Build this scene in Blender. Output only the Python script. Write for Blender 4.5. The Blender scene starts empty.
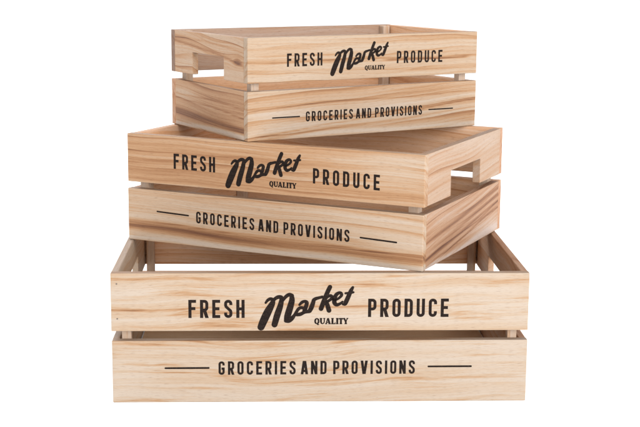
import bpy, bmesh, math, random
import numpy as np
from mathutils import Matrix, Vector

scene = bpy.context.scene
C = scene.collection

# ------------------------------------------------------------------ camera
cam_data = bpy.data.cameras.new("camera")
cam = bpy.data.objects.new("camera", cam_data)
C.objects.link(cam)
cam_data.sensor_width = 36.0
cam_data.lens = 1347.36 / 640.0 * 36.0
cam_data.clip_start = 0.05
cam_data.clip_end = 200.0
PITCH, ROLL = 0.18820, 0.00755
_f = Vector((0, math.cos(PITCH), -math.sin(PITCH)))
_u = Vector((0, math.sin(PITCH), math.cos(PITCH)))
_r = Vector((1, 0, 0))
r2 = _r * math.cos(ROLL) + _u * math.sin(ROLL)
u2 = -_r * math.sin(ROLL) + _u * math.cos(ROLL)
M = Matrix((r2, u2, -_f)).transposed().to_4x4()
M.translation = Vector((0.00421, -1.43163, 0.43412))
cam.matrix_world = M
scene.camera = cam

# ------------------------------------------------------------------ light
world = bpy.data.worlds.new("World")
scene.world = world
world.use_nodes = True
bg = world.node_tree.nodes["Background"]
bg.inputs["Color"].default_value = (1.0, 1.0, 1.0, 1)
bg.inputs["Strength"].default_value = 1.28


def softbox(name, loc, target, size, power, col):
    l = bpy.data.lights.new(name, 'AREA')
    l.shape = 'SQUARE'
    l.size = size
    l.energy = power
    l.color = col
    o = bpy.data.objects.new(name, l)
    C.objects.link(o)
    o.location = loc
    d = Vector(target) - Vector(loc)
    o.rotation_euler = d.to_track_quat('-Z', 'Y').to_euler()
    return o


softbox("softbox_key", (1.35, -2.35, 1.2), (0, 0, 0.15), 1.7, 86, (1.0, 0.975, 0.94))

softbox("added_floor_fill", (-1.3, 2.1, 1.7), (-0.35, 0.25, 0.0), 1.2, 60, (1.0, 1.0, 1.0))  # added unseen lamp, washes out the floor shadow behind the stack

scene.view_settings.view_transform = 'Standard'
scene.view_settings.look = 'None'
scene.view_settings.exposure = 0.0
scene.view_settings.gamma = 1.0
scene.render.engine = 'CYCLES'
scene.cycles.max_bounces = 12
scene.cycles.diffuse_bounces = 10

# ------------------------------------------------------------------ helpers


def link(name, me, mat=None, parent=None, loc=(0, 0, 0), rotz=0.0):
    o = bpy.data.objects.new(name, me)
    C.objects.link(o)
    if mat:
        me.materials.append(mat)
    if parent:
        o.parent = parent
    o.location = loc
    o.rotation_euler = (0, 0, rotz)
    return o


class NT:
    """tiny node-graph helper"""

    def __init__(s, mat):
        s.t = mat.node_tree

    def n(s, typ, **kw):
        nd = s.t.nodes.new(typ)
        for k, v in kw.items():
            setattr(nd, k, v)
        return nd

    def l(s, a, b):
        s.t.links.new(a, b)

    def m(s, op, a, b=None, c=None, clamp=False):
        nd = s.n('ShaderNodeMath', operation=op, use_clamp=clamp)
        for i, v in enumerate((a, b, c)):
            if v is None:
                continue
            if isinstance(v, (int, float)):
                nd.inputs[i].default_value = v
            else:
                s.l(v, nd.inputs[i])
        return nd.outputs[0]

    def scale(s, vec, xyz):
        nd = s.n('ShaderNodeVectorMath', operation='MULTIPLY')
        s.l(vec, nd.inputs[0])
        nd.inputs[1].default_value = xyz
        return nd.outputs[0]

    def noise(s, vec, xyz, detail=2.0, rough=0.5, dist=0.0):
        nd = s.n('ShaderNodeTexNoise')
        nd.inputs['Scale'].default_value = 1.0
        nd.inputs['Detail'].default_value = detail
        nd.inputs['Roughness'].default_value = rough
        nd.inputs['Distortion'].default_value = dist
        s.l(s.scale(vec, xyz), nd.inputs['Vector'])
        return nd.outputs['Fac']

    def remap(s, v, a, b, c=0.0, d=1.0, smooth=False):
        nd = s.n('ShaderNodeMapRange')
        if smooth:
            nd.interpolation_type = 'SMOOTHSTEP'
        s.l(v, nd.inputs[0])
        for i, x in enumerate((a, b, c, d)):
            nd.inputs[i + 1].default_value = x
        return nd.outputs[0]


_cache = {}


def wood(base=0.22, band=0.9, streak=0.6, line=0.35, rings=70.0, blot=0.0,
         pink=0.0, bright=1.0, warm=0.0):
    """bare solid wood: growth bands, latewood lines and fibre along 'grain'"""
    key = (base, band, streak, line, rings, blot, pink, bright, warm)
    if key in _cache:
        return _cache[key]
    mat = bpy.data.materials.new("bare_wood")
    mat.use_nodes = True
    g = NT(mat)
    bsdf = g.t.nodes["Principled BSDF"]
    at = g.n('ShaderNodeAttribute', attribute_name='grain')
    V = at.outputs['Vector']
    heart = g.n('ShaderNodeAttribute', attribute_name='heart').outputs['Fac']
    edge_dark = g.n('ShaderNodeAttribute', attribute_name='edge_dark').outputs['Fac']
    sep = g.n('ShaderNodeSeparateXYZ')
    g.l(V, sep.inputs[0])
    n1 = g.noise(V, (2.2, 80, 40), 3, 0.55)
    n2 = g.noise(V, (4.5, 380, 130), 4, 0.62)
    n4 = g.noise(V, (2.0, 1000, 500), 2, 0.6)
    n3 = g.noise(V, (45.0, 1700, 900), 3, 0.6)
    nb = g.noise(V, (8.0, 130, 60), 4, 0.66, 0.3)
    nm = g.noise(V, (5.0, 40, 20), 1, 0.5)
    nl = g.noise(V, (2.2, 26, 18), 2, 0.5)
    # latewood lines
    r = g.m('ADD', g.m('MULTIPLY', sep.outputs[1], rings), g.m('MULTIPLY', nl, 3.4))
    fr = g.m('FRACT', r)
    prof = g.m('ADD', g.m('POWER', fr, 7.0), g.m('MULTIPLY', g.m('POWER', fr, 2.0), 0.28))
    prof = g.m('MULTIPLY', prof, g.remap(fr, 0.985, 1.0, 1.0, 0.0))
    prof = g.m('MULTIPLY', prof, g.remap(nm, 0.36, 0.62, 0.15, 1.0))
    t = g.m('MULTIPLY_ADD', g.m('SUBTRACT', n1, 0.5), band, base)
    t = g.m('MULTIPLY_ADD', g.m('SUBTRACT', n2, 0.5), streak, t)
    t = g.m('MULTIPLY_ADD', g.m('SUBTRACT', n4, 0.5), streak * 0.7, t)
    t = g.m('MULTIPLY_ADD', g.remap(nb, 0.48, 0.72, 0, 1, True), blot, t)
    t = g.m('MULTIPLY_ADD', prof, line, t)
    t = g.m('ADD', t, heart)
    t = g.m('MULTIPLY_ADD', g.m('SUBTRACT', n3, 0.5), 0.24, t, clamp=True)
    ramp = g.n('ShaderNodeValToRGB')
    cr = ramp.color_ramp
    cols = [(0.0, (.475, .395, .314)), (0.22, (.450, .340, .238)), (0.45, (.405, .248, .134)),
            (0.70, (.290, .145, .066)), (1.0, (.140, .060, .030))]
    while len(cr.elements) < len(cols):
        cr.elements.new(0.5)
    for e, (p, c) in zip(cr.elements, cols):
        e.position = p
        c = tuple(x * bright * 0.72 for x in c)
        c = (c[0] * (1 + .02 * pink), c[1] * (1 - .03 * pink), c[2] * (1 + .12 * pink))
        c = (c[0], c[1] * (1 - .10 * warm), c[2] * (1 - .20 * warm))
        e.color = (*c, 1)
    g.l(t, ramp.inputs[0])
    # narrow edges are multiplied darker and greyer
    mix = g.n('ShaderNodeMix', data_type='RGBA', blend_type='MULTIPLY')
    g.l(g.m('MULTIPLY', edge_dark, g.remap(n2, 0.3, 0.7, 0.7, 1.0)), mix.inputs['Factor'])
    g.l(ramp.outputs[0], mix.inputs['A'])
    mix.inputs['B'].default_value = (.50, .42, .38, 1)
    # pores
    po = g.noise(V, (120.0, 2600, 2600), 1, 0.5)
    pm = g.n('ShaderNodeMix', data_type='RGBA', blend_type='MULTIPLY')
    g.l(g.remap(po, 0.60, 0.72, 0.0, 0.5), pm.inputs['Factor'])
    g.l(mix.outputs['Result'], pm.inputs['A'])
    pm.inputs['B'].default_value = (.45, .36, .30, 1)
    g.l(pm.outputs['Result'], bsdf.inputs['Base Color'])
    bsdf.inputs['Roughness'].default_value = 0.62
    bsdf.inputs['Specular IOR Level'].default_value = 0.25
    bump = g.n('ShaderNodeBump')
    bump.inputs['Strength'].default_value = 0.35
    bump.inputs['Distance'].default_value = 0.0004
    g.l(g.m('ADD', g.m('ADD', n3, n2), g.m('MULTIPLY', prof, -0.6)), bump.inputs['Height'])
    g.l(bump.outputs[0], bsdf.inputs['Normal'])
    _cache[key] = mat
    return mat


def ink_material():
    mat = bpy.data.materials.new("dark_printing_ink")
    mat.use_nodes = True
    g = NT(mat)
    bsdf = g.t.nodes["Principled BSDF"]
    tc = g.n('ShaderNodeTexCoord').outputs['Object']
    a = g.noise(tc, (60, 60, 1500), 3, 0.6)
    b = g.noise(tc, (700, 700, 700), 2, 0.5)
    t = g.m('ADD', g.m('MULTIPLY', a, 0.6), g.m('MULTIPLY', b, 0.4))
    mix = g.n('ShaderNodeMix', data_type='RGBA')
    g.l(g.remap(t, 0.42, 0.68), mix.inputs['Factor'])
    mix.inputs['A'].default_value = (.007, .0045, .004, 1)
    mix.inputs['B'].default_value = (.022, .014, .011, 1)
    c = g.noise(tc, (420, 420, 1900), 2, 0.6)
    m2 = g.n('ShaderNodeMix', data_type='RGBA')
    g.l(g.remap(c, 0.60, 0.72, 0.0, 0.6), m2.inputs['Factor'])
    g.l(mix.outputs['Result'], m2.inputs['A'])
    m2.inputs['B'].default_value = (.085, .052, .034, 1)
    g.l(m2.outputs['Result'], bsdf.inputs['Base Color'])
    bsdf.inputs['Roughness'].default_value = 0.8
    bsdf.inputs['Specular IOR Level'].default_value = 0.1
    return mat


INK = ink_material()


def steel_material():
    mat = bpy.data.materials.new("dull_steel")
    mat.use_nodes = True
    g = NT(mat)
    b = g.t.nodes["Principled BSDF"]
    tc = g.n('ShaderNodeTexCoord').outputs['Object']
    n = g.noise(tc, (900, 900, 900), 2)
    mix = g.n('ShaderNodeMix', data_type='RGBA')
    g.l(n, mix.inputs['Factor'])
    mix.inputs['A'].default_value = (.10, .08, .07, 1)
    mix.inputs['B'].default_value = (.22, .18, .15, 1)
    g.l(mix.outputs['Result'], b.inputs['Base Color'])
    b.inputs['Metallic'].default_value = 0.6
    b.inputs['Roughness'].default_value = 0.5
    return mat


STEEL = steel_material()

# ------------------------------------------------------------------ setting


def backdrop():
    mat = bpy.data.materials.new("white_paper")
    mat.use_nodes = True
    g = NT(mat)
    b = g.t.nodes["Principled BSDF"]
    tc = g.n('ShaderNodeTexCoord').outputs['Object']
    n = g.noise(tc, (40, 40, 40), 3)
    mix = g.n('ShaderNodeMix', data_type='RGBA')
    g.l(n, mix.inputs['Factor'])
    mix.inputs['A'].default_value = (.93, .93, .93, 1)
    mix.inputs['B'].default_value = (.95, .95, .95, 1)
    g.l(mix.outputs['Result'], b.inputs['Base Color'])
    b.inputs['Roughness'].default_value = 0.9
    b.inputs['Specular IOR Level'].default_value = 0.1
    prof = [(-4.0, 0.0), (4.0, 0.0)]
    R = 2.0
    for i in range(1, 17):
        a = math.pi / 2 * i / 16
        prof.append((4.0 + R * math.sin(a), R - R * math.cos(a)))
    prof.append((6.0, 3.2))
    bm = bmesh.new()
    rows = []
    for (y, z) in prof:
        rows.append([bm.verts.new((x, y, z)) for x in (-6, -2, 2, 6)])
    for p, q in zip(rows, rows[1:]):
        for i in range(3):
            bm.faces.new((p[i], p[i + 1], q[i + 1], q[i]))
    for f in bm.faces:
        f.smooth = True
    me = bpy.data.meshes.new("backdrop")
    bm.to_mesh(me)
    bm.free()
    o = link("backdrop", me, mat)
    o["kind"] = "structure"
    return o


backdrop()

# ------------------------------------------------------------------ planks


def grain_fn(p):
    """p in mm: along a, height c (both from the plank's centre), depth y"""
    tilt = p.get('tilt', 0.0)
    waves = p.get('waves', [])
    arches = p.get('arches', [])
    knots = p.get('knots', [])
    stripes = p.get('stripes', [])
    seed = p['seed']

    def f(a, c, y):
        g = c - tilt * a + 0.75 * y
        for (amp, wl, ph) in waves:
            g = g + amp * math.sin(2 * math.pi * a / wl + ph + 0.03 * c)
        for (a0, amp, la) in arches:
            g = g + amp * math.exp(-((a - a0) / la) ** 2)
        h = 0.0
        for (a0, c0, r, dark) in knots:
            da, dc = (a - a0) / 1.9, (c - c0)
            d2 = da * da + dc * dc
            g = g + (1 if dc >= 0 else -1) * -r * math.exp(-d2 / (2 * r * r)) * 1.3
            h += dark * math.exp(-d2 / (r * r * .8))
        for (c0, slope, w, st, bow) in stripes:
            cc = c0 + slope * a + bow * (a / 100.0) ** 2 + 0.8 * math.sin(a * .035 + seed)
            d = (c - cc) / w
            if abs(d) < 3:
                # firm lower edge, soft upper edge, like a heartwood band
                h += st * (math.exp(-d * d) if d > 0 else math.exp(-d * d * 2.6))
        for (c0, slope, w, st, a0, a1) in p.get('lines', []):
            if a0 < a < a1:
                d = (c - c0 - slope * a - .25 * math.sin(a * .05)) / w
                h += st * math.exp(-d * d) * min(1, (a - a0) / 15, (a1 - a) / 8)
        for (a0, c0, la, lc, st) in p.get('patches', []):
            h += st * math.exp(-((a - a0) / la) ** 2 - ((c - c0) / lc) ** 2)
        return (a / 1000 + seed * 3.17, g / 1000 + seed * 1.31, y / 1000 + seed), h
    return f


def plank_mesh(name, L, H, T, gp, notch=None, step=2.6, vertical=False, edge_dark_amount=0.8):
    """closed board: length L along x, height H along z from 0, thickness T
    towards +y (outer face on y=0). notch=(half width, height) cut from below"""
    xs = set(np.linspace(-L / 2, L / 2, max(2, int(L * 1000 / step)) + 1).round(6))
    zs = set(np.linspace(0, H, max(1, int(H * 1000 / min(step, 1.4 if H > .02 and not vertical else step))) + 1).round(6))
    if notch:
        hw, nh = notch
        xs = {x for x in xs if min(abs(x - hw), abs(x + hw)) > 0.0012} | {-hw, hw}
        zs = {z for z in zs if abs(z - nh) > 0.0012} | {nh}
    xs, zs = sorted(xs), sorted(zs)
    nx, nz = len(xs) - 1, len(zs) - 1

    def solid(i, j):
        if i < 0 or j < 0 or i >= nx or j >= nz:
            return False
        if notch:
            xm, zm = (xs[i] + xs[i + 1]) / 2, (zs[j] + zs[j + 1]) / 2
            if abs(xm) < notch[0] and zm < notch[1]:
                return False
        return True
    vid, verts, faces = {}, [], []

    def v(i, j, k):
        if (i, j, k) not in vid:
            vid[(i, j, k)] = len(verts)
            verts.append((xs[i], T * k, zs[j]))
        return vid[(i, j, k)]
    for i in range(nx):
        for j in range(nz):
            if not solid(i, j):
                continue
            faces.append((v(i, j, 0), v(i + 1, j, 0), v(i + 1, j + 1, 0), v(i, j + 1, 0)))
            faces.append((v(i, j, 1), v(i, j + 1, 1), v(i + 1, j + 1, 1), v(i + 1, j, 1)))
            if not solid(i, j - 1):
                faces.append((v(i, j, 0), v(i, j, 1), v(i + 1, j, 1), v(i + 1, j, 0)))
            if not solid(i, j + 1):
                faces.append((v(i, j + 1, 0), v(i + 1, j + 1, 0), v(i + 1, j + 1, 1), v(i, j + 1, 1)))
            if not solid(i - 1, j):
                faces.append((v(i, j, 0), v(i, j + 1, 0), v(i, j + 1, 1), v(i, j, 1)))
            if not solid(i + 1, j):
                faces.append((v(i + 1, j, 0), v(i + 1, j, 1), v(i + 1, j + 1, 1), v(i + 1, j + 1, 0)))
    me = bpy.data.meshes.new(name)
    me.from_pydata(verts, [], faces)
    f = grain_fn(gp)
    me.attributes.new('grain', 'FLOAT_VECTOR', 'POINT')
    me.attributes.new('heart', 'FLOAT', 'POINT')
    me.attributes.new('edge_dark', 'FLOAT', 'FACE')
    me.update()
    gv, hv = [], []
    for (x, y, z) in verts:
        if vertical:
            q, h = f((z - H / 2) * 1000, x * 1000, y * 1000)
        else:
            q, h = f(x * 1000, (z - H / 2) * 1000, y * 1000)
        gv += q
        hv.append(h)
    me.attributes['grain'].data.foreach_set('vector', gv)
    me.attributes['heart'].data.foreach_set('value', hv)
    # narrow edges: how strongly each face is darkened
    me.attributes['edge_dark'].data.foreach_set('value', [0.0 if abs(p.normal.y) > .5 else (gp.get('end', 0.08) if abs(p.normal.x) > .5 else edge_dark_amount) for p in me.polygons])
    me.update()
    return me


def board(name, L, H, T, gp, mat, parent, loc, rotz, notch=None, vertical=False, bevel=0.0006, step=2.6, edge_dark=0.8):
    me = plank_mesh(name, L, H, T, gp, notch, step, vertical, edge_dark)
    o = link(name, me, mat, parent, loc, rotz)
    b = o.modifiers.new("eased_edges", 'BEVEL')
    b.width = bevel
    b.segments = 2
    b.limit_method = 'ANGLE'
    b.angle_limit = math.radians(40)
    return o


# ------------------------------------------------------------------ lettering
class Ink:
    """flat strokes of ink; every stroke sits a hair above the one before"""

    def __init__(s):
        s.bm = bmesh.new()
        s.k = 0

    def ribbon(s, pts, w, caps='butt', closed=False):
        """pts in mm (u, w); w = width or list of widths"""
        n = len(pts)
        ws = list(w) if isinstance(w, (list, tuple)) else [w] * n
        P = [Vector((p[0], p[1])) for p in pts]
        y = -0.00007 - 0.000006 * s.k
        s.k = (s.k + 1) % 9
        Ls, Rs = [], []
        for i in range(n):
            if closed:
                a, b = P[(i - 1) % n], P[(i + 1) % n]
                d1, d2 = (P[i] - a).normalized(), (b - P[i]).normalized()
            else:
                d1 = (P[i] - P[i - 1]).normalized() if i > 0 else (P[1] - P[0]).normalized()
                d2 = (P[i + 1] - P[i]).normalized() if i < n - 1 else d1
            d = (d1 + d2)
            d = d.normalized() if d.length > 1e-6 else d1
            nn = Vector((-d.y, d.x))
            m = 1.0 / max(0.6, nn.dot(Vector((-d1.y, d1.x))))
            Ls.append(P[i] + nn * ws[i] / 2 * m)
            Rs.append(P[i] - nn * ws[i] / 2 * m)

        def V(q):
            return s.bm.verts.new((q.x / 1000, y, q.y / 1000))
        lv = [V(q) for q in Ls]
        rv = [V(q) for q in Rs]
        rng = range(n) if closed else range(n - 1)
        for i in rng:
            j = (i + 1) % n
            s.bm.faces.new((rv[i], rv[j], lv[j], lv[i]))
        if caps == 'round' and not closed:
            for e, sgn in ((0, -1), (n - 1, 1)):
                d = (P[1] - P[0]).normalized() if e == 0 else (P[-1] - P[-2]).normalized()
                d = d * sgn
                r = ws[e] / 2
                a0 = math.atan2(d.y, d.x)
                y2 = y
                ring = [s.bm.verts.new(((P[e].x + r * math.cos(a0 + t)) / 1000, y2,
                                        (P[e].y + r * math.sin(a0 + t)) / 1000))
                        for t in np.linspace(-math.pi / 2, math.pi / 2, 9)]
                s.bm.faces.new(ring)

    def diagonal(s, p, q, wx):
        """stroke whose ends are cut level; wx = horizontal width"""
        y = -0.00007 - 0.000006 * s.k
        s.k = (s.k + 1) % 9
        h = wx / 2
        vs = [s.bm.verts.new((a / 1000, y, b / 1000)) for a, b in
              ((p[0] - h, p[1]), (p[0] + h, p[1]), (q[0] + h, q[1]), (q[0] - h, q[1]))]
        s.bm.faces.new(vs)

    def obj(s, name, parent):
        me = bpy.data.meshes.new(name)
        s.bm.normal_update()
        for f in s.bm.faces:
            if f.normal.y > 0:
                f.normal_flip()
        s.bm.to_mesh(me)
        s.bm.free()
        return link(name, me, INK, parent)


def arc(cx, cy, r, a0, a1, n=6):
    return [(cx + r * math.cos(math.radians(a0 + (a1 - a0) * i / n)),
             cy + r * math.sin(math.radians(a0 + (a1 - a0) * i / n))) for i in range(n + 1)]


def glyph(ch):
    """centre lines of condensed capitals in a cell 0.44 wide, 1 high"""
    W, s = 0.44, 0.16
    l, r, b, t, m, R = s / 2, W - s / 2, s / 2, 1 - s / 2, W / 2, 0.135
    if ch == 'I':
        return s, [([(s / 2, 0), (s / 2, 1)], 0)]
    if ch == 'F':
        return W - .03, [([(l, 0), (l, 1)], 0), ([(l, t), (W - .03, t)], 0), ([(l, .52), (W - .07, .52)], 0)]
    if ch == 'E':
        return W - .02, [([(l, 0), (l, 1)], 0), ([(l, t), (W - .02, t)], 0), ([(l, .51), (W - .06, .51)], 0),
                         ([(l, b), (W - .02, b)], 0)]
    if ch == 'H':
        return W, [([(l, 0), (l, 1)], 0), ([(r, 0), (r, 1)], 0), ([(l, .5), (r, .5)], 0)]
    if ch in 'PR':
        lo = .44
        q = [(l, t)] + arc(r - R, t - R, R, 90, 0) + arc(r - R, lo + R, R, 0, -90) + [(l, lo)]
        o = [([(l, 0), (l, 1)], 0), (q, 0)]
        if ch == 'R':
            o.append(([(m + .01, lo), (r + .005, 0)], 2))
        return W, o
    if ch == 'O':
        q = arc(r - R, t - R, R, 90, 0) + arc(r - R, b + R, R, 0, -90) + arc(l + R, b + R, R, -90, -180) + \
            arc(l + R, t - R, R, 180, 90)
        # drop doubled end
        return W, [(q[:-1] if abs(q[0][0] - q[-1][0]) < 1e-6 else q, 1)]
    if ch == 'D':
        q = [(l, t)] + arc(r - R, t - R, R, 90, 0) + arc(r - R, b + R, R, 0, -90) + [(l, b)]
        return W, [([(l, 0), (l, 1)], 0), (q, 0)]
    if ch == 'U':
        return W, [([(l, 1)] + arc(l + R, b + R, R, 180, 270) + arc(r - R, b + R, R, 270, 360) + [(r, 1)], 0)]
    if ch in 'CG':
        q = [(r, .69)] + arc(r - R, t - R, R, 0, 90) + arc(l + R, t - R, R, 90, 180) + \
            arc(l + R, b + R, R, 180, 270) + arc(r - R, b + R, R, 270, 360)
        if ch == 'C':
            return W, [(q + [(r, .31)], 0)]
        return W, [(q + [(r, .52)], 0), ([(r + s / 2, .46), (m - .01, .46)], 0)]
    if ch == 'S':
        q = [(r, .71)] + arc(r - R, t - R, R, 0, 90) + arc(l + R, t - R, R, 90, 180) + \
            [(l, .70), (l + .025, .62), (m, .51), (r - .025, .40), (r, .32)] + \
            arc(r - R, b + R, R, 0, -90) + arc(l + R, b + R, R, -90, -180) + [(l, .30)]
        return W, [(q, 0)]
    if ch == 'A':
        W = .50
        return W, [([(s / 2, 0), (W / 2 - .03, 1)], 2), ([(W - s / 2, 0), (W / 2 + .03, 1)], 2),
                   ([(.12, .25), (W - .12, .25)], 0)]
    if ch == 'V':
        W = .49
        return W, [([(s / 2, 1), (W / 2 - .02, 0)], 2), ([(W - s / 2, 1), (W / 2 + .02, 0)], 2)]
    if ch == 'N':
        W = .46
        return W, [([(s / 2, 0), (s / 2, 1)], 0), ([(W - s / 2, 0), (W - s / 2, 1)], 0),
                   ([(s / 2, 1), (W - s / 2, 0)], 2)]
    return .3, []


def lettering(text, u0, u1, base, h, parent, slope=0.0, cell=0.44, weight=0.16):
    if ' ' in text:
        k = Ink()
        span = u1 - u0
        for word, a, b in zip(text.split(), (0.0, .4185, .583), (.3915, .549, 1.0)):
            word_strokes(k, word, u0 + a * span, u0 + b * span, base + slope * a * span, h, slope, cell,
                         weight)
        return k.obj("lettering", parent)
    k = Ink()
    word_strokes(k, text, u0, u1, base, h, slope, cell, weight)
    return k.obj("lettering", parent)


def word_strokes(k, text, u0, u1, base, h, slope, cell, weight):
    """text fitted between u0 and u1 (mm)"""
    total, gaps = 0.0, 0.0
    for i, ch in enumerate(text):
        if ch == ' ':
            gaps += 0.75
        else:
            total += glyph(ch)[0]
            if i and text[i - 1] != ' ':
                gaps += 1.0
            elif i:
                gaps += 1.0
    xs = h * cell / 0.44
    gap = ((u1 - u0) - total * xs) / gaps
    x = u0
    for i, ch in enumerate(text):
        if ch == ' ':
            x += gap * 0.75
            continue
        w, st = glyph(ch)
        for pts, closed in st:
            q = [(x + p[0] * xs, base + p[1] * h + slope * (x + p[0] * xs - u0)) for p in pts]
            if closed == 2:
                k.diagonal(q[0], q[1], weight * h * 1.18)
                continue
            k.ribbon(q, weight * h * (1.04 if closed == 0 and len(pts) == 2 else 1.0), closed=bool(closed))
        x += w * xs + gap


def dash(u0, u1, wa, wb, th, parent):
    k = Ink()
    k.ribbon([(u0, wa), ((u0 + u1) / 2, (wa + wb) / 2), (u1, wb)], [th * .95, th, th], caps='round')
    return k.obj("printed_rule", parent)


def smooth_path(pts):
    """Catmull-Rom through (x, y, width)"""
    out = []
    n = len(pts)
    for i in range(n - 1):
        p0, p1, p2, p3 = (np.array(pts[max(i - 1, 0)]), np.array(pts[i]), np.array(pts[i + 1]),
                          np.array(pts[min(i + 2, n - 1)]))
        for t in np.linspace(0, 1, 7)[:-1]:
            out.append(0.5 * ((2 * p1) + (-p0 + p2) * t + (2 * p0 - 5 * p1 + 4 * p2 - p3) * t * t +
                              (-p0 + 3 * p1 - 3 * p2 + p3) * t ** 3))
    out.append(np.array(pts[-1], float))
    return out


SCRIPT = [
    # M: entry flourish, three heavy stems, two arches, exit stroke
    [(265.3, 302.6, 2.0), (267.4, 300.0, 2.7), (270.0, 298.7, 3.0), (272.3, 299.6, 3.4), (272.8, 301.2, 3.6)],
    [(272.8, 299.9, 3.4), (271.9, 303.4, 5.0), (267.6, 311.4, 6.8), (263.3, 320.6, 6.9), (260.6, 327.0, 6.2)],
    [(271.6, 303.0, 2.6), (274.0, 299.2, 3.0), (277.4, 297.0, 3.4), (280.4, 297.0, 3.6), (281.5, 298.4, 4.0)],
    [(281.6, 298.0, 3.8), (280.0, 305.6, 5.0), (277.0, 314.6, 5.7), (274.2, 324.4, 5.3)],
    [(280.8, 302.6, 2.4), (283.4, 298.9, 2.8), (286.1, 295.9, 3.2), (289.0, 294.5, 3.4), (291.4, 295.6, 4.0)],
    [(291.4, 295.8, 3.8), (291.5, 300.6, 5.1), (289.5, 308.2, 5.8), (287.3, 315.6, 5.8), (286.6, 319.6, 5.2)],
    [(285.6, 320.6, 3.6), (288.6, 320.3, 4.4), (291.8, 318.0, 3.9), (294.4, 314.6, 2.8), (296.3, 311.4, 2.8),
     (298.3, 308.7, 3.0), (300.6, 307.5, 2.9), (303.4, 308.0, 2.8)],
    # a
    [(294.8, 314.6, 2.4), (297.2, 314.5, 3.2), (300.2, 314.0, 3.4), (303.0, 312.7, 3.0), (305.4, 311.8, 3.0),
     (309.0, 311.2, 3.4)],
    [(299.2, 304.6, 2.2), (301.6, 302.2, 2.8), (304.3, 301.2, 2.8), (306.3, 302.2, 3.4), (306.2, 304.6, 3.6),
     (305.0, 308.4, 3.8), (303.8, 311.8, 3.6)],
    # r
    [(313.6, 299.6, 3.2), (312.6, 303.2, 3.9), (311.0, 307.6, 4.2), (309.4, 310.8, 3.8)],
    [(312.9, 300.4, 3.0), (315.2, 298.7, 3.2), (318.4, 297.7, 2.7), (322.0, 296.8, 2.6)],
    # k
    [(329.6, 286.9, 3.9), (327.8, 290.6, 4.0), (325.5, 296.0, 4.0), (323.1, 302.2, 4.2), (320.8, 308.6, 4.2)],
    [(325.8, 298.4, 2.2), (327.8, 296.4, 2.6), (330.3, 295.6, 2.9), (331.8, 297.2, 3.0), (330.0, 299.6, 2.7),
     (326.6, 301.6, 2.6)],
    [(325.8, 301.2, 3.4), (327.2, 305.2, 4.0), (328.8, 310.4, 4.2)],
    # e
    [(331.2, 298.2, 2.2), (334.6, 299.8, 2.2), (338.4, 298.2, 2.3), (341.2, 295.3, 2.7), (340.8, 293.2, 2.8),
     (338.6, 292.8, 2.9), (335.8, 294.8, 3.5), (334.2, 298.8, 3.9), (334.3, 302.8, 3.9), (336.6, 304.7, 3.2),
     (340.0, 303.5, 2.5), (342.2, 301.7, 2.0)],
    # t
    [(352.5, 287.3, 2.4), (350.6, 290.6, 3.5), (348.0, 296.8, 4.0), (345.6, 302.2, 4.0), (344.6, 303.9, 3.4),
     (342.8, 304.2, 2.2)],
    [(345.2, 293.2, 2.0), (349.2, 292.9, 2.3), (353.1, 292.2, 2.0)],
]


def slab_letters():
    """QUALITY in heavy slab capitals, in the same pixel frame, y down"""
    T, B = 318.1, 324.1
    out = []
    th, tn = 1.65, 0.85

    def v(x, w=th):
        out.append([(x, T, w), (x, B, w)])

    def hz(x0, x1, y, w=tn):
        out.append([(x0, y, w), (x1, y, w)])
    # Q
    cx, cy = 316.7, 321.1
    q = []
    for i in range(17):
        a = 2 * math.pi * i / 16
        q.append((cx + 1.75 * math.cos(a), cy + 2.6 * math.sin(a), 1.5 if abs(math.cos(a)) > .5 else 1.0))
    out.append(q)
    out.append([(316.6, 323.2, 1.0), (317.8, 324.6, 1.1), (319.0, 324.5, 0.7)])
    # U
    out.append([(320.8, T, 1.6), (320.8, 321.8, 1.6), (321.4, 323.4, 1.1), (322.6, 323.7, .9), (323.7, 323.0, .9),
                (324.2, 321.6, .95), (324.2, T, .95)])
    hz(319.5, 322.1, T + .35)
    hz(323.1, 325.2, T + .35)
    # A
    out.append([(327.6, T, .9), (325.9, B, .9)])
    out.append([(327.9, T, 1.6), (329.6, B, 1.6)])
    hz(326.6, 329.0, 322.3)
    hz(325.0, 327.1, B - .35)
    hz(328.3, 330.8, B - .35)
    # L
    v(332.4)
    hz(331.1, 333.7, T + .35)
    hz(331.1, 335.4, B - .35)
    out.append([(335.0, B, .8), (335.1, 322.3, .7)])
    # I
    v(337.2)
    hz(335.9, 338.5, T + .35)
    hz(335.9, 338.5, B - .35)
    # T
    v(340.9)
    hz(338.9, 342.9, T + .4, .95)
    out.append([(339.1, T + .3, .7), (339.1, T + 1.8, .6)])
    out.append([(342.7, T + .3, .7), (342.7, T + 1.8, .6)])
    hz(339.6, 342.2, B - .35)
    # Y
    out.append([(344.0, T, 1.5), (345.7, 321.6, 1.5)])
    out.append([(347.5, T, .9), (345.9, 321.6, .9)])
    out.append([(345.8, 321.0, 1.55), (345.8, B, 1.55)])
    hz(343.0, 345.0, T + .35)
    hz(346.5, 348.3, T + .35)
    hz(344.5, 347.1, B - .35)
    return out


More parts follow.
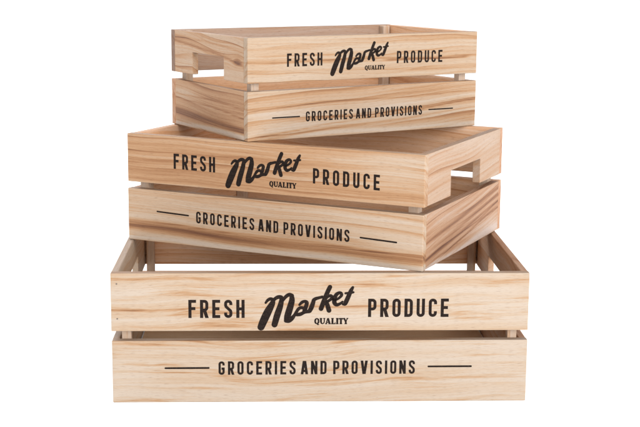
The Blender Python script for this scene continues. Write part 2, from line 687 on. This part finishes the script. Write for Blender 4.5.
def script_word(au, bu, aw, bw, parent, rot=0.0):
    """(px,py) -> u = au + bu*u3, w = aw + bw*w3"""
    def mp(x, y):
        u3 = (x - 320.7) * 0.978
        w3 = 0.8 + (330 - y) * 1.007
        u, w = au + bu * (u3 - 32), aw + bw * (w3 - 6.5)
        return (u, w + rot * u)
    k = Ink()
    for st in SCRIPT:
        q = smooth_path(st)
        k.ribbon([mp(p[0], p[1]) for p in q], [float(p[2]) * bu * 1.13 for p in q], caps='round')
    k.obj("script_lettering", parent)
    k = Ink()
    for st in slab_letters():
        k.ribbon([mp(p[0], p[1]) for p in st], [p[2] * bu * 1.16 for p in st])
    k.obj("lettering", parent)


# ------------------------------------------------------------------ crate


def crate(dims, z0, grains, label, text, posts_mat, base_mat, nails=()):
    W, D, h, gap, b, x, y, yaw, post, t, nhw, nh = dims
    root = bpy.data.objects.new("wooden_crate", None)
    root.empty_display_size = 0.05
    C.objects.link(root)
    root.location = (x, y, z0)
    root.rotation_euler = (0, 0, yaw)
    root["label"] = label
    root["category"] = "crate"
    root["group"] = "stacked wooden crates"
    zl, zu = 0.0, b + h + gap
    e = 0.0002
    ts = {3: 0.0068, 2: 0.0088, 1: 0.0072}[3 if W > .4 else (2 if W > .3 else 1)]   # end boards are a little thinner
    slats = {}
    # long slats cover the ends of the short ones
    for side, rz, yy in (('front', 0.0, -D / 2), ('back', math.pi, D / 2)):
        for lev, z in (('low', zl), ('up', zu)):
            gp, mat = grains[side + '_' + lev]
            q = random.Random(side + lev + str(W))
            slats[side + lev] = board("slat", W + q.uniform(-.0006, .0004), h + (b if lev == 'low' else 0), t, gp, mat,
                                      root, (q.uniform(-.0003, .0003), yy, z), rz)
    for side, rz, xx in (('left', -math.pi / 2, -W / 2 + e), ('right', math.pi / 2, W / 2 - e)):
        gp, mat = grains[side + '_low']
        slats[side + 'low'] = board("slat", D - 2 * t - 2 * e, h + b - 0.0004, ts, gp, mat, root, (xx, 0, zl + .0002), rz)
        gp, mat = grains[side + '_up']
        slats[side + 'up'] = board("handle_slat", D - 2 * t - 2 * e, h - 0.0002, ts, gp, mat, root, (xx, 0, zu), rz,
                                   notch=(nhw, nh))
    # corner posts inside
    i = 0
    for sx in (-1, 1):
        for sy in (-1, 1):
            px = sx * (W / 2 - t - 0.0003 - post / 2)
            py = sy * (D / 2 - t - 0.0003 - post / 2)
            gp = dict(seed=7.3 + i * 1.7 + z0 * 3, tilt=0.01 * sx, waves=[(1.0, 90, i)])
            board("corner_post", post, 2 * h + gap - (0.0012 if W < .3 else 0.007), post, gp, posts_mat, root,
                  (px, py - post / 2, b + 0.0002), 0.0, vertical=True, bevel=0.0005, step=3.4, edge_dark=0.1)
            i += 1
    # base board under the slats
    me = plank_mesh("base_board", W - 2 * t - 0.0012, b - .0008, D - 2 * t - 0.0012,
                    dict(seed=31.0 + z0, tilt=0.0, waves=[(2, 260, 1)]), None, 6.0, False, 0.05)
    o = link("base_board", me, base_mat, root, (0, -D / 2 + t + 0.0006, 0.0006))
    bv = o.modifiers.new("eased_edges", 'BEVEL')
    bv.width = 0.0004
    bv.limit_method = 'ANGLE'
    up, lo = slats['frontup'], slats['frontlow']
    for (txt, u0, u1, base, hh, sl) in text['up']:
        lettering(txt, u0, u1, base, hh, up, sl)
    script_word(*text['script'], up)
    for (txt, u0, u1, base, hh, sl) in text['low']:
        lettering(txt, u0, u1, base + b * 1000, hh, lo, sl)
    for d in text['rules']:
        dash(d[0], d[1], d[2] + b * 1000, d[3] + b * 1000, d[4], lo)
    for (u, w) in nails:
        bm = bmesh.new()
        bmesh.ops.create_cone(bm, cap_ends=True, segments=14, radius1=0.00085, radius2=0.0007, depth=0.0004,
                              matrix=Matrix.Translation((u / 1000, -0.0001, w / 1000)) @
                              Matrix.Rotation(math.pi / 2, 4, 'X'))
        me = bpy.data.meshes.new("nail")
        bm.to_mesh(me)
        bm.free()
        link("nail", me, STEEL, up)
    return root


# ------------------------------------------------------------------ the three crates
pale = wood(base=0.13, band=0.95, streak=0.42, line=0.08, rings=60, blot=0.46, bright=1.1, pink=.15)
pale2 = wood(base=0.11, band=0.85, streak=0.42, line=0.07, rings=45, blot=0.48, bright=1.08, pink=.15)
honey = wood(base=0.40, band=0.8, streak=0.65, line=0.32, rings=95, warm=.4, bright=1.17, pink=.2)
honey2 = wood(base=0.27, band=0.9, streak=0.65, line=0.32, rings=85, warm=.3, bright=1.15, pink=.2)
cream = wood(base=0.24, band=0.8, streak=0.55, line=0.34, rings=65, bright=1.07, warm=.15, pink=.15)
cream2 = wood(base=0.28, band=1.0, streak=0.55, line=0.44, rings=75, bright=1.07, warm=.25, pink=.2)
rose = wood(base=0.29, band=0.7, streak=0.5, line=0.32, rings=60, pink=.5, bright=1.10, warm=.15)
rose2 = wood(base=0.38, band=0.9, streak=0.7, line=0.45, rings=110, pink=.7, bright=1.10, warm=.15)
tan = wood(base=0.34, band=0.7, streak=0.55, line=0.50, rings=65, bright=1.24, warm=.35, pink=.3)
tan2 = wood(base=0.46, band=0.7, streak=0.55, line=0.45, rings=85, bright=1.22, warm=.35, pink=.3)
inner = wood(base=0.34, band=0.5, streak=0.4, line=0.25, rings=70, warm=.6, pink=.5, bright=2.0)  # colour raised to stand in for more light inside the crates
inner_end = wood(base=0.34, band=0.5, streak=0.4, line=0.25, rings=70, warm=.5, pink=.6, bright=1.35)  # same brightened inner wood, raised less
postm = wood(base=0.16, band=0.5, streak=0.35, line=0.2, rings=90, bright=1.32, warm=.1, pink=.4)
basem = wood(base=0.30, band=0.3, streak=0.3, line=0.1, rings=40, warm=.6, bright=1.3)

G = {}
G[3] = dict(
    front_up=(dict(seed=1.0, tilt=0.012, waves=[(1.6, 320, .4), (.7, 90, 1)], patches=[(-180, 12, 30, 10, -.12), (170, 10, 50, 12, -.1)]), pale),
    front_low=(dict(seed=2.0, tilt=0.03, waves=[(1.4, 260, 2.0), (.5, 90, 0)], arches=[(-60, 6, 90), (120, 3, 70)],
                    patches=[(180, -5, 40, 30, -.14), (-190, -8, 30, 25, -.12)]), pale2),
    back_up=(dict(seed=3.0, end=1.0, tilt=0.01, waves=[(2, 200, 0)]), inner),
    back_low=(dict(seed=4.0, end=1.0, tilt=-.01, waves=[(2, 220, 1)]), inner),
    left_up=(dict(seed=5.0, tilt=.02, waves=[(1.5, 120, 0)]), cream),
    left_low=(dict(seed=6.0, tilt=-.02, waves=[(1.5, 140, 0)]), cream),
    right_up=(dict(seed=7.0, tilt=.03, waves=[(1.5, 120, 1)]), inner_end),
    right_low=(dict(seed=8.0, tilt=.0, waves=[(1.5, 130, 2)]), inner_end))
G[2] = dict(
    front_up=(dict(seed=11.0, tilt=-0.012, waves=[(1.0, 260, 1), (.4, 80, 0)],
                   stripes=[(-4, -.01, 3.5, .14, 0), (16, .0, 2.5, .12, 0)], patches=[(150, 12, 60, 16, -.34), (-20, 6, 60, 9, .08)]), honey),
    front_low=(dict(seed=12.0, tilt=-0.015, waves=[(.9, 260, 2), (.3, 90, 0)],
                    stripes=[(-16, -.012, 6.5, .50, 0.3), (-10.5, -.02, .7, .3, 0.3), (-1, -.05, 2.2, .12, 0), (-25.5, 0, 2.6, -.5, 0)],
                    patches=[(110, 10, 70, 14, -.16), (-60, 10, 60, 10, -.08), (160, -4, 40, 10, -.14)]), honey2),
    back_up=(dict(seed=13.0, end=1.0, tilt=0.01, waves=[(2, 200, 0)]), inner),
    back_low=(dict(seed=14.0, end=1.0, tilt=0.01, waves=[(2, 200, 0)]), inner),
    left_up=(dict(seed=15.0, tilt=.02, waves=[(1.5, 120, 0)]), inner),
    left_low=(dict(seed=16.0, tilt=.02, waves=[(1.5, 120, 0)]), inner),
    right_up=(dict(seed=17.0, tilt=.05, waves=[(2.0, 190, 1)], stripes=[(2, .02, 3, .12, 4), (-8, .05, 2.5, .12, 0)],
                   patches=[(80, 16, 50, 10, -.15)]), rose),
    right_low=(dict(seed=18.0, tilt=.10, waves=[(1.8, 230, 0)],
                    stripes=[(9, .10, 3.0, .32, 0), (0, .11, 3.4, .36, 0), (-7, .11, 2.4, .40, 0),
                             (-14, .11, 1.6, .42, 0), (17, .10, 2.0, .2, 0), (-25, .02, 3, -.5, 0)],
                    patches=[(90, -22, 60, 10, -.3), (-80, 18, 50, 10, -.1)]), rose2))
G[1] = dict(
    front_up=(dict(seed=21.0, tilt=0.0, waves=[(.9, 260, 1.5), (.4, 70, 0)],
                   stripes=[(-2.5, 0.0, .8, .3, 0), (13, .01, 3, .1, 0), (-14, -.02, 1.2, .16, 0)], lines=[(-4.6, .002, .9, .75, 15, 138), (3.4, .004, .8, .3, -140, -30)],
                   patches=[(-80, -14, 50, 12, -.15), (40, -10, 70, 9, -.08)]), cream),
    front_low=(dict(seed=22.0, tilt=0.05, waves=[(1.0, 230, 1.0), (.4, 90, 2)],
                    stripes=[(11, .02, 1.1, .3, 0), (-9, .09, 1.0, .34, 0), (-15, .07, 1.6, .3, 0),
                             (-3, .07, .9, .16, 0), (-22.5, 0, 2.2, -.4, 0)],
                    patches=[(-105, -2, 40, 12, -.25), (95, 14, 55, 9, .2), (30, 2, 60, 6, -.1)]), cream2),
    back_up=(dict(seed=23.0, end=1.0, tilt=0.01, waves=[(2, 200, 0)]), wood(base=0.3, band=0.4, streak=0.4, line=0.2, rings=50, pink=.8)),
    back_low=(dict(seed=24.0, end=1.0, tilt=0.01, waves=[(2, 200, 0)]), inner),
    # seen from outside the far end of the left boards is at negative x
    left_up=(dict(seed=25.0, tilt=-.09, waves=[(1.6, 110, .5)], knots=[(68, -2, 5, .45)],
                  stripes=[(5, -.12, 1.6, .32, -4), (14, -.07, 1.2, .2, -3)]), tan),
    left_low=(dict(seed=26.0, tilt=-.05, waves=[(1.4, 150, 1.0)],
                   stripes=[(-22.5, 0, 2.4, -.7, 0), (-13, -.04, 5.0, .40, 1), (2, -.06, 1.0, .3, 0), (9, -.03, .9, .22, 0)],
                   patches=[(-60, 12, 40, 8, -.25)]), tan2),
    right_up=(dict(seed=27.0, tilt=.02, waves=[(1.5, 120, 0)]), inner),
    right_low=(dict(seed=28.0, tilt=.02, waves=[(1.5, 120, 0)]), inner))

DIM = {
    3: (0.4100, 0.30198, 0.058117, 0.009861, 0.004873, 0.0, 0.0, 0.038040, 0.009157, 0.00900, 0.056, 0.029),
    2: (0.34147, 0.24392, 0.052070, 0.007283, 0.004288, 0.003346, 0.039891, -0.443400, 0.0105, 0.009299, 0.0458, 0.0265),
    1: (0.29349, 0.17913, 0.046528, 0.008178, 0.004667, 0.007610, 0.090605, 0.552103, 0.0092, 0.008556, 0.0368, 0.0240)}
Z = {3: 0.0, 2: 0.130969 + 0.0003, 1: 0.246679 + 0.0006}
TEXT = {
    3: dict(up=[('FRESH', -129.6, -74.8, 13.2, 18.3, 0), ('PRODUCE', 46.4, 125.8, 13.8, 18.5, 0)],
            script=(32.0, 1.0, 6.5, 1.0),
            low=[('GROCERIES AND PROVISIONS', -100.8, 93.5, 23.2, 13.8, .002)],
            rules=[(-153.0, -110.5, 30.2, 30.3, 1.9), (107.0, 149.3, 31.0, 31.1, 1.9)]),
    2: dict(up=[('FRESH', -113.0, -62.7, 17.8, 16.2, -.008), ('PRODUCE', 50.6, 123.7, 14.9, 15.6, -.02)],
            script=(36.6, 0.925, 7.7, 0.925),
            low=[('GROCERIES AND PROVISIONS', -85.7, 92.0, 20.9, 12.6, -.018)],
            rules=[(-134.0, -95.4, 29.2, 28.1, 1.7), (104.0, 142.8, 23.6, 22.4, 1.7)]),
    1: dict(up=[('FRESH', -100.3, -57.5, 15.7, 13.7, 0), ('PRODUCE', 37.3, 98.5, 14.8, 13.3, -.010)],
            script=(25.8, 0.780, 8.8, 0.765),
            low=[('GROCERIES AND PROVISIONS', -77.3, 72.2, 12.5, 10.6, -.005)],
            rules=[(-117.4, -85.1, 18.4, 18.3, 1.4), (81.5, 114.3, 16.8, 16.7, 1.4)])}

crate(DIM[3], Z[3], G[3],
      "largest palest wooden crate at the bottom of the stack, on the white surface", TEXT[3], postm, basem,
      nails=((-199.1, 47.6), (-199.0, 12.6)))
crate(DIM[2], Z[2], G[2],
      "medium honey brown wooden crate in the middle, turned with its right corner forward", TEXT[2], postm, basem)
crate(DIM[1], Z[1], G[1],
      "smallest wooden crate on top of the stack, turned with its left end showing", TEXT[1], postm, basem)
